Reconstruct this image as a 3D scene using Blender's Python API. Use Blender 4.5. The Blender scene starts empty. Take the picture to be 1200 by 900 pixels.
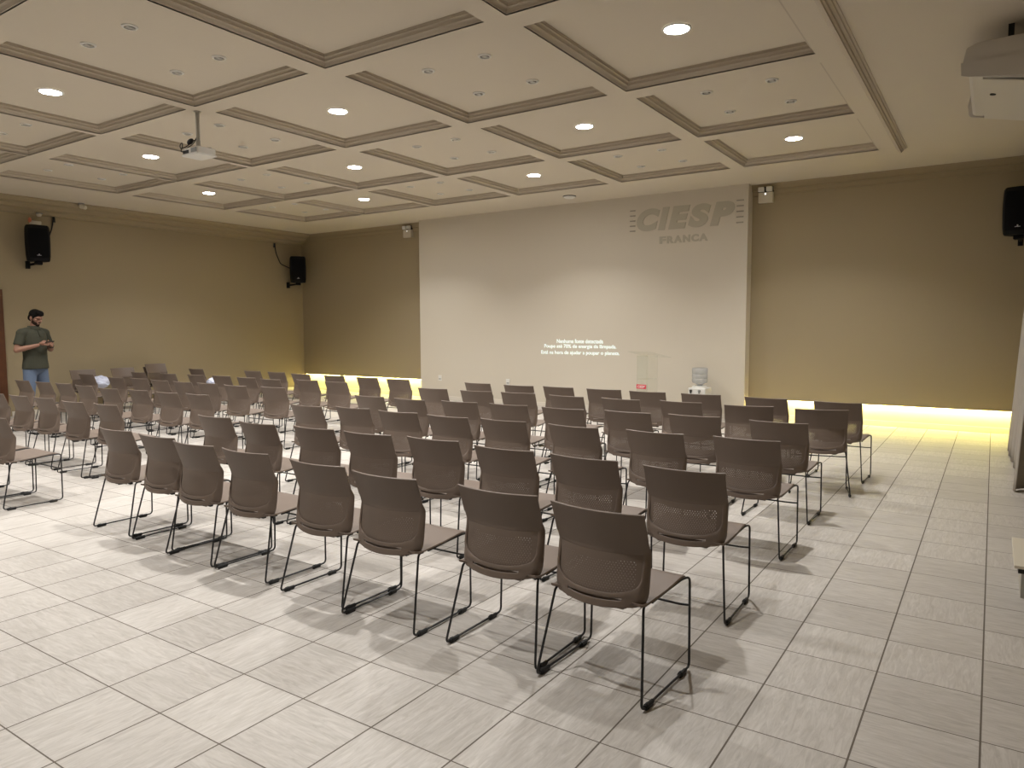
import bpy, bmesh, math, random
from mathutils import Vector, Matrix, Euler
random.seed(7)
S = bpy.context.scene
COL = S.collection
PI = math.pi

# ------------------------------------------------------------------ helpers
def link(o, parent=None):
    COL.objects.link(o)
    if parent is not None:
        o.parent = parent
    return o

def thing(name, label, cat, loc=(0, 0, 0), rotz=0.0, group=None):
    o = bpy.data.objects.new(name, None)
    o.empty_display_size = 0.1
    o.location = loc
    o.rotation_euler = (0, 0, rotz)
    return tag(link(o), label, cat, group)

def tag(o, label, cat, group=None):
    o['label'] = label
    o['category'] = cat
    if group:
        o['group'] = group
    return o

def obj(name, bm, mat, parent=None, smooth=False, loc=None):
    me = bpy.data.meshes.new(name)
    bm.normal_update()
    bm.to_mesh(me)
    bm.free()
    me.materials.append(mat)
    if smooth:
        for p in me.polygons:
            p.use_smooth = True
        try:
            me.set_sharp_from_angle(angle=math.radians(40))
        except Exception:
            pass
    o = bpy.data.objects.new(name, me)
    if loc:
        o.location = loc
    return link(o, parent)

def struct(name, bm, mat, smooth=False):
    o = obj(name, bm, mat, None, smooth)
    o['kind'] = 'structure'
    return o

def bake(o):
    """apply the modifiers of o into its mesh"""
    dg = bpy.context.evaluated_depsgraph_get()
    dg.update()
    me = bpy.data.meshes.new_from_object(o.evaluated_get(dg))
    o.modifiers.clear()
    o.data = me
    return o

def box(bm, a, b, bevel=0.0, rot=None, piv=None):
    r = bmesh.ops.create_cube(bm, size=1.0)
    vs = r['verts']
    c = [(a[i] + b[i]) / 2 for i in range(3)]
    s = [abs(b[i] - a[i]) for i in range(3)]
    for v in vs:
        v.co = Vector((c[0] + v.co.x * s[0], c[1] + v.co.y * s[1], c[2] + v.co.z * s[2]))
    if bevel > 0:
        es = list({e for v in vs for e in v.link_edges})
        g = bmesh.ops.bevel(bm, geom=es, offset=bevel, segments=2, affect='EDGES', profile=0.5)
        vs = list({v for f in g['faces'] for v in f.verts} | {v for v in vs if v.is_valid})
    if rot is not None:
        pv = Vector(piv if piv else c)
        R = rot.to_matrix()
        for v in vs:
            v.co = R @ (v.co - pv) + pv
    return vs

def cyl(bm, p, q, r1, r2=None, n=24, caps=True):
    r2 = r1 if r2 is None else r2
    p, q = Vector(p), Vector(q)
    d = q - p
    m = d.to_track_quat('Z', 'Y').to_matrix().to_4x4()
    m.translation = (p + q) / 2
    return bmesh.ops.create_cone(bm, cap_ends=caps, segments=n, radius1=r1, radius2=r2, depth=d.length, matrix=m)['verts']

def ell(bm, c, r, rot=None, u=24, v=16):
    m = Matrix.Translation(c) @ (rot.to_matrix().to_4x4() if rot else Matrix()) @ Matrix.Diagonal((r[0], r[1], r[2], 1))
    return bmesh.ops.create_uvsphere(bm, u_segments=u, v_segments=v, radius=1.0, matrix=m)['verts']

def caps(bm, p, q, r1, r2, n=20):
    cyl(bm, p, q, r1, r2, n)
    ell(bm, p, (r1, r1, r1), u=n, v=12)
    ell(bm, q, (r2, r2, r2), u=n, v=12)

def fillet(pts, rad, seg=5):
    pts = [Vector(p) for p in pts]
    out = [pts[0]]
    for i in range(1, len(pts) - 1):
        a, b, c = pts[i - 1], pts[i], pts[i + 1]
        d1, d2 = (a - b), (c - b)
        r = min(rad, d1.length * .49, d2.length * .49)
        d1.normalize(); d2.normalize()
        s, e = b + d1 * r, b + d2 * r
        for k in range(seg + 1):
            t = k / seg
            out.append((1 - t) ** 2 * s + 2 * t * (1 - t) * b + t * t * e)
    out.append(pts[-1])
    return out

def tube(bm, pts, r, n=8, rad=None, seg=5):
    if rad:
        pts = fillet(pts, rad, seg)
    pts = [Vector(p) for p in pts]
    rings = []
    up = Vector((0.31, 0.17, 0.93))
    for i, p in enumerate(pts):
        t = (pts[min(i + 1, len(pts) - 1)] - pts[max(i - 1, 0)]).normalized()
        if rings:
            nx = (last - t * last.dot(t)).normalized()
        else:
            nx = up.cross(t).normalized()
        last = nx
        ny = t.cross(nx)
        rings.append([bm.verts.new(p + nx * (r * math.cos(2 * PI * k / n)) + ny * (r * math.sin(2 * PI * k / n))) for k in range(n)])
    for a, b in zip(rings, rings[1:]):
        for k in range(n):
            bm.faces.new((a[k], a[(k + 1) % n], b[(k + 1) % n], b[k]))
    bm.faces.new(list(reversed(rings[0])))
    bm.faces.new(rings[-1])

def lathe(bm, prof, c=(0, 0, 0), n=32):
    rings = []
    for r, z in prof:
        if r < 1e-6:
            rings.append([bm.verts.new((c[0], c[1], c[2] + z))])
        else:
            rings.append([bm.verts.new((c[0] + r * math.cos(2 * PI * k / n), c[1] + r * math.sin(2 * PI * k / n), c[2] + z)) for k in range(n)])
    for a, b in zip(rings, rings[1:]):
        for k in range(n):
            if len(a) == 1 and len(b) == 1:
                continue
            if len(a) == 1:
                bm.faces.new((a[0], b[(k + 1) % n], b[k]))
            elif len(b) == 1:
                bm.faces.new((a[k], a[(k + 1) % n], b[0]))
            else:
                bm.faces.new((a[k], a[(k + 1) % n], b[(k + 1) % n], b[k]))

def extrude_profile(bm, prof, axis_a, axis_b, at):
    """prof: closed list of 2D points; at(p, t) gives the 3D point at t = axis_a or axis_b"""
    A = [bm.verts.new(at(p, axis_a)) for p in prof]
    B = [bm.verts.new(at(p, axis_b)) for p in prof]
    n = len(prof)
    for k in range(n):
        bm.faces.new((A[k], A[(k + 1) % n], B[(k + 1) % n], B[k]))
    bm.faces.new(list(reversed(A)))
    bm.faces.new(B)
    bmesh.ops.recalc_face_normals(bm, faces=bm.faces[:])

# ------------------------------------------------------------------ materials
def mat(name, col, rough=0.6, metal=0.0, spec=0.5, bump=0.0, bscale=40.0, var=0.0):
    m = bpy.data.materials.new(name)
    m.use_nodes = True
    nt = m.node_tree
    b = nt.nodes['Principled BSDF']
    b.inputs['Base Color'].default_value = (*col, 1)
    b.inputs['Roughness'].default_value = rough
    b.inputs['Metallic'].default_value = metal
    b.inputs['Specular IOR Level'].default_value = spec
    if bump or var:
        tc = nt.nodes.new('ShaderNodeTexCoord')
        no = nt.nodes.new('ShaderNodeTexNoise')
        no.inputs['Scale'].default_value = bscale
        no.inputs['Detail'].default_value = 5
        nt.links.new(tc.outputs['Object'], no.inputs['Vector'])
        if bump:
            bp = nt.nodes.new('ShaderNodeBump')
            bp.inputs['Strength'].default_value = bump
            bp.inputs['Distance'].default_value = 0.004
            nt.links.new(no.outputs['Fac'], bp.inputs['Height'])
            nt.links.new(bp.outputs['Normal'], b.inputs['Normal'])
        if var:
            mx = nt.nodes.new('ShaderNodeMix')
            mx.data_type = 'RGBA'
            mx.inputs[6].default_value = (*[c * (1 - var) for c in col], 1)
            mx.inputs[7].default_value = (*[min(1, c * (1 + var)) for c in col], 1)
            nt.links.new(no.outputs['Fac'], mx.inputs[0])
            nt.links.new(mx.outputs[2], b.inputs['Base Color'])
    return m

def emis(name, col, strength):
    m = bpy.data.materials.new(name)
    m.use_nodes = True
    nt = m.node_tree
    b = nt.nodes['Principled BSDF']
    b.inputs['Base Color'].default_value = (*col, 1)
    b.inputs['Emission Color'].default_value = (*col, 1)
    b.inputs['Emission Strength'].default_value = strength
    return m

def clear_mat(name, tint, gloss=0.12):
    m = bpy.data.materials.new(name)
    m.use_nodes = True
    nt = m.node_tree
    nt.nodes.clear()
    out = nt.nodes.new('ShaderNodeOutputMaterial')
    mix = nt.nodes.new('ShaderNodeMixShader')
    tr = nt.nodes.new('ShaderNodeBsdfTransparent')
    tr.inputs['Color'].default_value = (*tint, 1)
    gl = nt.nodes.new('ShaderNodeBsdfPrincipled')
    gl.inputs['Base Color'].default_value = (0.8, 0.8, 0.76, 1)
    gl.inputs['Roughness'].default_value = 0.15
    mix.inputs[0].default_value = gloss
    nt.links.new(tr.outputs[0], mix.inputs[1])
    nt.links.new(gl.outputs[0], mix.inputs[2])
    nt.links.new(mix.outputs[0], out.inputs['Surface'])
    return m

def floor_material():
    m = bpy.data.materials.new('travertine_tile')
    m.use_nodes = True
    nt = m.node_tree
    N, Lk = nt.nodes, nt.links
    b = N['Principled BSDF']
    tc = N.new('ShaderNodeTexCoord')
    sep = N.new('ShaderNodeSeparateXYZ')
    Lk.new(tc.outputs['Object'], sep.inputs[0])
    def math_(op, a, bb=None, clamp=False):
        n = N.new('ShaderNodeMath')
        n.operation = op
        n.use_clamp = clamp
        for i, v in enumerate((a, bb)):
            if v is None:
                continue
            if isinstance(v, (int, float)):
                n.inputs[i].default_value = v
            else:
                Lk.new(v, n.inputs[i])
        return n.outputs[0]
    T = 0.4
    ux = math_('DIVIDE', math_('ADD', sep.outputs[0], 0.780 + 80 * T), T)
    uy = math_('DIVIDE', math_('ADD', sep.outputs[1], -3.957 + 80 * T), T)
    fx, fy = math_('FRACT', ux), math_('FRACT', uy)
    ix, iy = math_('FLOOR', ux), math_('FLOOR', uy)
    # distance to the nearest joint in metres
    ex = math_('MULTIPLY', math_('MINIMUM', fx, math_('SUBTRACT', 1.0, fx)), T)
    ey = math_('MULTIPLY', math_('MINIMUM', fy, math_('SUBTRACT', 1.0, fy)), T)
    # columns of tiles are parted by a slightly wider joint than rows
    gx = math_('LESS_THAN', ex, 0.0036)
    gy = math_('LESS_THAN', ey, 0.0028)
    grout = math_('MAXIMUM', gx, gy)
    comb = N.new('ShaderNodeCombineXYZ')
    Lk.new(ix, comb.inputs[0]); Lk.new(iy, comb.inputs[1])
    wn = N.new('ShaderNodeTexWhiteNoise')
    wn.noise_dimensions = '2D'
    Lk.new(comb.outputs[0], wn.inputs['Vector'])
    # streaky grain, offset per tile
    off = N.new('ShaderNodeVectorMath'); off.operation = 'SCALE'
    Lk.new(wn.outputs['Color'], off.inputs[0]); off.inputs['Scale'].default_value = 30.0
    add = N.new('ShaderNodeVectorMath'); add.operation = 'ADD'
    Lk.new(tc.outputs['Object'], add.inputs[0]); Lk.new(off.outputs[0], add.inputs[1])
    mp = N.new('ShaderNodeMapping')
    mp.inputs['Scale'].default_value = (3.0, 20.0, 1.0)
    mp.inputs['Rotation'].default_value = (0, 0, 0.06)
    # half of the tiles are laid with the grain turned a quarter
    sp2 = N.new('ShaderNodeSeparateXYZ'); Lk.new(add.outputs[0], sp2.inputs[0])
    sw = N.new('ShaderNodeCombineXYZ'); Lk.new(sp2.outputs[1], sw.inputs[0]); Lk.new(sp2.outputs[0], sw.inputs[1])
    sel = N.new('ShaderNodeMix'); sel.data_type = 'VECTOR'
    Lk.new(math_('GREATER_THAN', wn.outputs['Value'], 0.45), sel.inputs[0])
    Lk.new(add.outputs[0], sel.inputs[4]); Lk.new(sw.outputs[0], sel.inputs[5])
    Lk.new(sel.outputs[1], mp.inputs['Vector'])
    n1 = N.new('ShaderNodeTexNoise')
    n1.inputs['Scale'].default_value = 2.2; n1.inputs['Detail'].default_value = 8; n1.inputs['Roughness'].default_value = 0.65
    n1.inputs['Distortion'].default_value = 1.2
    Lk.new(mp.outputs[0], n1.inputs['Vector'])
    n2 = N.new('ShaderNodeTexNoise')
    n2.inputs['Scale'].default_value = 5.0; n2.inputs['Detail'].default_value = 6
    Lk.new(add.outputs[0], n2.inputs['Vector'])
    ramp = N.new('ShaderNodeValToRGB')
    e = ramp.color_ramp.elements
    e[0].position = 0.30; e[0].color = (0.41, 0.38, 0.345, 1)
    e[1].position = 0.67; e[1].color = (0.585, 0.555, 0.52, 1)
    Lk.new(n1.outputs['Fac'], ramp.inputs[0])
    mix = N.new('ShaderNodeMix'); mix.data_type = 'RGBA'; mix.blend_type = 'MULTIPLY'
    mix.inputs[0].default_value = 1.0
    Lk.new(ramp.outputs[0], mix.inputs[6])
    tr = N.new('ShaderNodeValToRGB')
    t = tr.color_ramp.elements
    t[0].color = (0.80, 0.79, 0.78, 1); t[1].color = (1, 1, 1, 1)
    mixv = math_('ADD', math_('MULTIPLY', wn.outputs['Value'], 0.6), math_('MULTIPLY', n2.outputs['Fac'], 0.4))
    Lk.new(mixv, tr.inputs[0])
    Lk.new(tr.outputs[0], mix.inputs[7])
    mg = N.new('ShaderNodeMix'); mg.data_type = 'RGBA'
    Lk.new(grout, mg.inputs[0])
    Lk.new(mix.outputs[2], mg.inputs[6])
    mg.inputs[7].default_value = (0.12, 0.10, 0.08, 1)
    Lk.new(mg.outputs[2], b.inputs['Base Color'])
    rr = math_('ADD', 0.36, math_('MULTIPLY', n1.outputs['Fac'], 0.22))
    Lk.new(math_('MAXIMUM', rr, math_('MULTIPLY', grout, 0.9)), b.inputs['Roughness'])
    h = math_('SUBTRACT', math_('MULTIPLY', n1.outputs['Fac'], 0.5), math_('MULTIPLY', grout, 1.0))
    bp = N.new('ShaderNodeBump')
    bp.inputs['Strength'].default_value = 0.5; bp.inputs['Distance'].default_value = 0.0022
    Lk.new(h, bp.inputs['Height'])
    Lk.new(bp.outputs['Normal'], b.inputs['Normal'])
    return m

def perforated_material(col):
    m = bpy.data.materials.new('perforated_taupe_plastic')
    m.use_nodes = True
    nt = m.node_tree
    N, Lk = nt.nodes, nt.links
    b = N['Principled BSDF']
    b.inputs['Base Color'].default_value = (*col, 1)
    b.inputs['Roughness'].default_value = 0.5
    tc = N.new('ShaderNodeTexCoord')
    sep = N.new('ShaderNodeSeparateXYZ')
    Lk.new(tc.outputs['Object'], sep.inputs[0])
    def M(op, a, c=None):
        n = N.new('ShaderNodeMath'); n.operation = op
        for i, v in enumerate((a, c)):
            if v is None: continue
            if isinstance(v, (int, float)): n.inputs[i].default_value = v
            else: Lk.new(v, n.inputs[i])
        return n.outputs[0]
    px, pz = 0.0135, 0.0100
    row = M('DIVIDE', M('ADD', sep.outputs[2], 1.0), pz)
    odd = M('MULTIPLY', M('MODULO', M('FLOOR', row), 2.0), 0.5)
    cx = M('ADD', M('DIVIDE', M('ADD', sep.outputs[0], 1.0), px), odd)
    dx = M('MULTIPLY', M('SUBTRACT', M('FRACT', cx), 0.5), px)
    dz = M('MULTIPLY', M('SUBTRACT', M('FRACT', row), 0.5), pz)
    d = M('SQRT', M('ADD', M('MULTIPLY', dx, dx), M('MULTIPLY', dz, dz)))
    hole = M('LESS_THAN', d, 0.0020)
    # holes stop short of the rim
    inx = M('LESS_THAN', M('ABSOLUTE', sep.outputs[0]), 0.178)
    lo = M('GREATER_THAN', sep.outputs[2], 0.448)
    hi = M('LESS_THAN', M('ADD', sep.outputs[2], M('MULTIPLY', M('ABSOLUTE', sep.outputs[0]), -0.10)), 0.575)
    f = M('MULTIPLY', M('MULTIPLY', hole, inx), M('MULTIPLY', lo, hi))
    tr = N.new('ShaderNodeBsdfTransparent')
    mix = N.new('ShaderNodeMixShader')
    Lk.new(f, mix.inputs[0]); Lk.new(b.outputs[0], mix.inputs[1]); Lk.new(tr.outputs[0], mix.inputs[2])
    Lk.new(mix.outputs[0], N['Material Output'].inputs['Surface'])
    return m

TAUPE = (0.150, 0.112, 0.088)
M_floor = floor_material()
M_ceil = mat('ceiling_paint', (0.60, 0.54, 0.44), 0.8, bump=0.06, bscale=60, var=0.02)
M_mould = mat('moulding_paint', (0.48, 0.42, 0.335), 0.7)
M_wall = mat('beige_wall_paint', (0.335, 0.272, 0.17), 0.75, bump=0.08, bscale=50, var=0.02)
M_base = mat('cream_base_paint', (0.60, 0.56, 0.44), 0.6, var=0.02)
M_screen = mat('screen_white_paint', (0.61, 0.557, 0.465), 0.7, bump=0.03, bscale=80, var=0.01)
M_skirt = mat('white_skirting', (0.66, 0.61, 0.53), 0.5)
M_wood = mat('red_brown_wood', (0.10, 0.032, 0.008), 0.45, var=0.3, bscale=9)
M_chair = mat('taupe_plastic', TAUPE, 0.5, spec=0.45, bump=0.05, bscale=500)
M_perf = perforated_material(TAUPE)
M_steel = mat('black_powder_coated_steel', (0.012, 0.012, 0.013), 0.38)
M_glide = mat('black_plastic', (0.01, 0.01, 0.01), 0.6)
M_black = mat('black_speaker_plastic', (0.004, 0.004, 0.0045), 0.7, spec=0.2, bump=0.2, bscale=200)
M_grille = mat('black_speaker_grille', (0.003, 0.003, 0.0035), 0.85, spec=0.15, bump=0.3, bscale=400)
M_silver = mat('silver_badge', (0.5, 0.5, 0.52), 0.3, 0.8)
M_white = mat('white_plastic', (0.70, 0.69, 0.65), 0.45)
M_offw = mat('cream_plastic', (0.60, 0.55, 0.45), 0.5)
M_ac = mat('air_conditioner_plastic', (0.58, 0.55, 0.50), 0.4)
M_grey = mat('grey_plastic', (0.22, 0.22, 0.21), 0.5)
M_dark = mat('dark_recess', (0.015, 0.014, 0.012), 0.7)
M_pole = mat('grey_painted_pole', (0.36, 0.34, 0.29), 0.5)
M_bulb = mat('frosted_bulb_grey', (0.42, 0.41, 0.37), 0.35)
M_logo = mat('grey_logo_plastic', (0.45, 0.415, 0.33), 0.5)
M_bars = mat('dark_grey_logo_plastic', (0.31, 0.285, 0.23), 0.5)
M_lens = emis('led_lens', (1.0, 0.975, 0.94), 165.0)
M_led = emis('warm_led_strip', (1.0, 0.88, 0.27), 140.0)
M_proj = emis('projected_text', (0.80, 0.93, 0.90), 0.55)  # glow of the letters stands in for projector light on the wall
M_acryl = clear_mat('clear_acrylic', (0.96, 0.965, 0.95), 0.05)
M_bottle = clear_mat('blue_grey_bottle_plastic', (0.72, 0.74, 0.78), 0.30)
M_red = mat('red_sign', (0.62, 0.04, 0.07), 0.5)
M_redlens = mat('orange_red_lens', (0.7, 0.22, 0.12), 0.3)
M_curtain = mat('grey_curtain_cloth', (0.38, 0.345, 0.30), 0.85, bump=0.15, bscale=300)
M_skin = mat('skin', (0.29, 0.15, 0.10), 0.55, bump=0.05, bscale=120)
M_hair = mat('black_hair', (0.006, 0.005, 0.004), 0.85, spec=0.15, bump=0.5, bscale=160)
M_shirt = mat('dark_olive_cotton', (0.042, 0.043, 0.028), 0.9, bump=0.15, bscale=180)
M_jeans = mat('blue_denim', (0.115, 0.155, 0.235), 0.85, bump=0.15, bscale=220, var=0.25)
M_shoe = mat('dark_shoe_leather', (0.03, 0.026, 0.022), 0.5)
M_bag = mat('white_blue_plastic_bag', (0.62, 0.66, 0.82), 0.35, bump=0.3, bscale=30)
M_paper = mat('white_paper', (0.80, 0.80, 0.80), 0.6)

# ------------------------------------------------------------------ camera
f_px, yaw, pit, rol = 844.289, -0.588463, -0.0783808, -0.0038583
H = 1.57
yaw = -yaw      # rotation about Z, counter-clockwise positive
fw = Vector((-math.sin(yaw) * math.cos(pit), math.cos(yaw) * math.cos(pit), math.sin(pit)))
r0 = Vector((math.cos(yaw), math.sin(yaw), 0))
u0 = r0.cross(fw)
rr = math.cos(rol) * r0 + math.sin(rol) * u0
uu = -math.sin(rol) * r0 + math.cos(rol) * u0
cam = bpy.data.cameras.new('camera')
cam.sensor_fit = 'HORIZONTAL'
cam.sensor_width = 36
cam.lens = 36 * f_px / 1200
cam.clip_start = 0.02
co = link(bpy.data.objects.new('camera', cam))
m = Matrix((rr, uu, -fw)).transposed().to_4x4()
m.translation = (0, 0, H)
co.matrix_world = m
S.camera = co

def project(p):
    d = Vector(p) - Vector((0, 0, H))
    w = d.dot(fw)
    if w <= 0.05:
        return (-9999, -9999)
    return (600 + f_px * d.dot(rr) / w, 450 - f_px * d.dot(uu) / w)

def in_frame(p, margin=30):
    x, y = project(p)
    return -margin < x < 1200 + margin and -margin < y < 900 + margin

# ------------------------------------------------------------------ room shell
XL, XR, YF, YB, ZC = -14.73, 0.56, -3.6, 12.60, 3.91
YP = 12.45       # face of the beige panels
YS = 12.20       # face of the white projection wall
XS0, XS1 = -10.58, -3.448

bm = bmesh.new(); box(bm, (XL - .2, YF - .2, -.12), (XR + .2, YB + .2, 0)); struct('floor', bm, M_floor)
bm = bmesh.new(); box(bm, (XL - .15, YF - .15, 0), (XL, YB + .15, 4.2)); struct('wall_left', bm, M_wall)
bm = bmesh.new(); box(bm, (XL - .15, YB, 0), (XR + .15, YB + .15, 4.2)); struct('wall_back', bm, M_base)
bm = bmesh.new(); box(bm, (XR, YF - .15, 0), (XR + .15, YB, 4.2)); struct('wall_right', bm, M_wall)
bm = bmesh.new(); box(bm, (XL, YF - .15, 0), (XR, YF, 4.2)); struct('wall_front', bm, M_wall)
bm = bmesh.new(); box(bm, (XS0, YS, 0), (XS1, YB, ZC + .08)); struct('wall_screen', bm, M_screen)
bm = bmesh.new(); box(bm, (XL, YP, .395), (XS0, YP + .045, ZC + .05)); struct('wall_panel_left', bm, M_wall)
bm = bmesh.new(); box(bm, (XS1, YP, .337), (XR, YP + .045, ZC + .05)); struct('wall_panel_right', bm, M_wall)
# skirting
for nm, a, b in (('baseboard_screen', (XS0, YS - .012, 0), (XS1, YS, .085)),
                 ('baseboard_back_left', (XL, YB - .015, 0), (XS0, YB, .085)),
                 ('baseboard_back_right', (XS1, YB - .015, 0), (XR, YB, .085)),
                 ('baseboard_left', (XL, 5.76, 0), (XL + .014, YB - .02, .085))):
    bm = bmesh.new(); box(bm, a, b, .003); struct(nm, bm, M_skirt)

# coffered ceiling
CXL = [-3.15, -5.13, -7.13, -9.06, -10.93, -12.75]
CXR = [x + 1.775 for x in CXL]
CYF = [10.90, 8.89, 6.79, 4.66, 2.53]
CYN = [9.12, 7.04, 4.90, 2.77, 0.64]
CD, CW = 0.098, 0.06
bm = bmesh.new()
xs = sorted([XL - .1, XR + .1] + CXL + CXR)
ys = sorted([YF - .1, YB + .1] + CYF + CYN)
def is_hole(xa, ya):
    return any(abs(xa - c) < 1e-4 for c in CXL) and any(abs(ya - c) < 1e-4 for c in CYN)
vt = {}
def gv(x, y, z):
    k = (round(x, 4), round(y, 4), round(z, 4))
    if k not in vt:
        vt[k] = bm.verts.new((x, y, z))
    return vt[k]
for xa, xb in zip(xs, xs[1:]):
    for ya, yb in zip(ys, ys[1:]):
        hole = is_hole(xa, ya)
        z = ZC + CD if hole else ZC
        bm.faces.new((gv(xa, ya, z), gv(xa, yb, z), gv(xb, yb, z), gv(xb, ya, z)))
        if hole:
            for (p, q) in (((xa, ya), (xb, ya)), ((xb, ya), (xb, yb)), ((xb, yb), (xa, yb)), ((xa, yb), (xa, ya))):
                bm.faces.new((gv(*p, ZC), gv(*q, ZC), gv(*q, z), gv(*p, z)))
# a slab above closes the ceiling
box(bm, (XL - .15, YF - .15, 4.06), (XR + .15, YB + .15, 4.2))
struct('ceiling', bm, M_ceil)

PROF = [(0, 0), (.0, .010), (.010, .010), (.012, .026), (.017, .038), (.026, .045), (.036, .045), (.036, .058), (.039, .068), (.045, .074), (.056, .074), (.056, .090), (.062, .090), (.062, CD)]
n_trim = 0
def next_trim():
    global n_trim
    n_trim += 1
    return 'trim_%d' % n_trim
for xl, xr in zip(CXL, CXR):
    for yn, yf in zip(CYN, CYF):
        bm = bmesh.new()
        rings = [[bm.verts.new(v) for v in ((xl + w, yn + w, ZC + h), (xr - w, yn + w, ZC + h), (xr - w, yf - w, ZC + h), (xl + w, yf - w, ZC + h))] for w, h in PROF]
        for a, b in zip(rings, rings[1:]):
            for k in range(4):
                bm.faces.new((a[k], b[k], b[(k + 1) % 4], a[(k + 1) % 4]))
        struct(next_trim(), bm, M_mould)

# surface moulding on the ceiling right of the coffers, ends before the back wall
prof = [(0, 0), (.0, -.012), (.012, -.020), (.016, -.036), (.034, -.044), (.040, -.060), (.060, -.064), (.064, -.050), (.078, -.044), (.082, -.026), (.104, -.018), (.110, -.008), (.128, -.006), (.128, 0)]
bm = bmesh.new()
extrude_profile(bm, prof, YF, 10.95, lambda p, t: (-1.168 + p[0], t, ZC + p[1]))
struct(next_trim(), bm, M_mould)

# crown on the beige panels of the back wall
prof = [(0, 0), (-.075, 0), (-.075, -.012), (-.060, -.020), (-.045, -.085), (-.050, -.092), (-.050, -.102), (-.022, -.106), (-.016, -.165), (-.020, -.170), (-.020, -.182), (0, -.186)]
for xa, xb in ((XL, XS0), (XS1, XR)):
    bm = bmesh.new()
    extrude_profile(bm, prof, xa, xb, lambda p, t: (t, YP + p[0], ZC + p[1]))
    struct(next_trim(), bm, M_wall)
# deeper stepped crown on the left wall
prof = [(0, 0), (.42, 0), (.42, -.015), (.36, -.03), (.33, -.075), (.335, -.085), (.30, -.092), (.22, -.11), (.19, -.155), (.195, -.165), (.155, -.172), (.08, -.19), (.05, -.235), (.055, -.247), (.0, -.255)]
bm = bmesh.new()
extrude_profile(bm, prof, YF, YP - .0, lambda p, t: (XL + p[0], t, ZC + p[1]))
struct(next_trim(), bm, M_wall)

# door at the far left: red-brown leaf and casing
bm = bmesh.new()
box(bm, (XL + .0005, 5.58, 0), (XL + .05, 5.70, 2.169), .004)
box(bm, (XL + .0005, 4.58, 0), (XL + .05, 4.70, 2.169), .004)
box(bm, (XL + .0005, 4.58, 2.17), (XL + .05, 5.70, 2.28), .004)
struct('trim_door', bm, M_wood)
bm = bmesh.new()
box(bm, (XL, 4.70, .005), (XL + .025, 5.58, 2.17), .003)
for zz in (.15, 1.2):
    box(bm, (XL + .02, 4.83, zz), (XL + .034, 5.45, zz + .85), .008)
d = struct('door_1', bm, M_wood)
bm = bmesh.new()
cyl(bm, (XL + .025, 5.51, 1.03), (XL + .08, 5.51, 1.03), .012)
box(bm, (XL + .07, 5.40, 1.02), (XL + .088, 5.525, 1.04), .004)
obj('handle', bm, M_silver, d)

# LED strips tucked behind the lower edge of the beige panels
for xa, xb, z, side in ((XL + .02, XS0 - .02, .395, 'left'), (XS1 + .02, XR - .02, .337, 'right')):
    t = thing('led_strip', 'warm yellow light strip glowing under the beige wall panel %s of the white wall' % side, 'light strip', ((xa + xb) / 2, YP + .06, z - .004), 0, 'light strips under the wall panels')
    L = (xb - xa)
    bm = bmesh.new(); box(bm, (-L / 2, -.015, .004), (L / 2, .012, .016)); obj('channel', bm, M_white, t)
    bm = bmesh.new(); box(bm, (-L / 2, -.010, -.002), (L / 2, .010, .004)); obj('light_bar', bm, M_led, t)

# ------------------------------------------------------------------ ceiling lights
ORD = ['first', 'second', 'third', 'fourth', 'fifth', 'sixth']
LIGHT_W = 50.0
me_ring = me_lens = None
for c in range(6):
    for r in range(5):
        cx, cy = (CXL[c] + CXR[c]) / 2, (CYN[r] + CYF[r]) / 2
        zt = ZC + CD
        where = '%s coffer from the right, %s row from the screen' % (ORD[c], ORD[r])
        if (c + r) % 2 == 0:
            t = thing('downlight', 'lit round downlight, ' + where, 'ceiling light', (cx, cy, zt), 0, 'lit downlights in the coffers')
            bm = bmesh.new(); lathe(bm, [(.098, -.002), (.100, -.010), (.112, -.010), (.118, -.004), (.118, -.0005)]); obj('ring', bm, M_white, t, True)
            bm = bmesh.new(); lathe(bm, [(0, -.0045), (.098, -.0045), (.098, -.002), (0, -.002)]); obj('lens', bm, M_lens, t)
            la = bpy.data.lights.new('downlight_lamp', 'AREA')
            la.shape = 'DISK'; la.size = .12; la.spread = math.radians(120); la.energy = LIGHT_W * (.7 if (c, r) == (0, 4) else 1); la.color = (1.0, 0.975, 0.935)
            lo = link(bpy.data.objects.new('lamp', la), t)
            lo.location = (0, 0, -.012)
        else:
            for ix, iy, wd in ((-1, -1, 'near left'), (1, -1, 'near right'), (-1, 1, 'far left'), (1, 1, 'far right')):
                p = (cx + ix * .33, cy + iy * .405, zt)
                if not in_frame(p, 40):
                    continue
                t = thing('recessed_spotlight', 'small unlit spotlight, %s of four, %s coffer from right, %s row from screen' % (wd, ORD[c], ORD[r]), 'spotlight', p, 0, 'small unlit spotlights in the coffers')
                bm = bmesh.new(); lathe(bm, [(.043, -.001), (.044, -.012), (.052, -.014), (.062, -.008), (.064, -.0005)], n=24); obj('ring', bm, M_white, t, True)
                bm = bmesh.new(); lathe(bm, [(0, -.003), (.043, -.003), (.043, -.001), (0, -.001)], n=24); obj('recess', bm, M_dark, t)
                bm = bmesh.new(); cyl(bm, (-.022, 0, -.007), (.022, 0, -.007), .0055, n=10); box(bm, (-.022, -.030, -.012), (.022, .030, -.003), .003); obj('bulb', bm, M_bulb, t)

# smoke detector
t = thing('smoke_detector', 'white round smoke detector on the ceiling just above the white screen wall', 'smoke detector', (-6.42, 11.5, ZC))
bm = bmesh.new(); lathe(bm, [(0, -.04), (.07, -.04), (.095, -.03), (.11, -.012)]); obj('cover', bm, M_white, t, True)
bm = bmesh.new(); lathe(bm, [(.10, -.012), (.118, -.012), (.118, 0), (.0, 0)]); obj('base', bm, M_dark, t)

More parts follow.
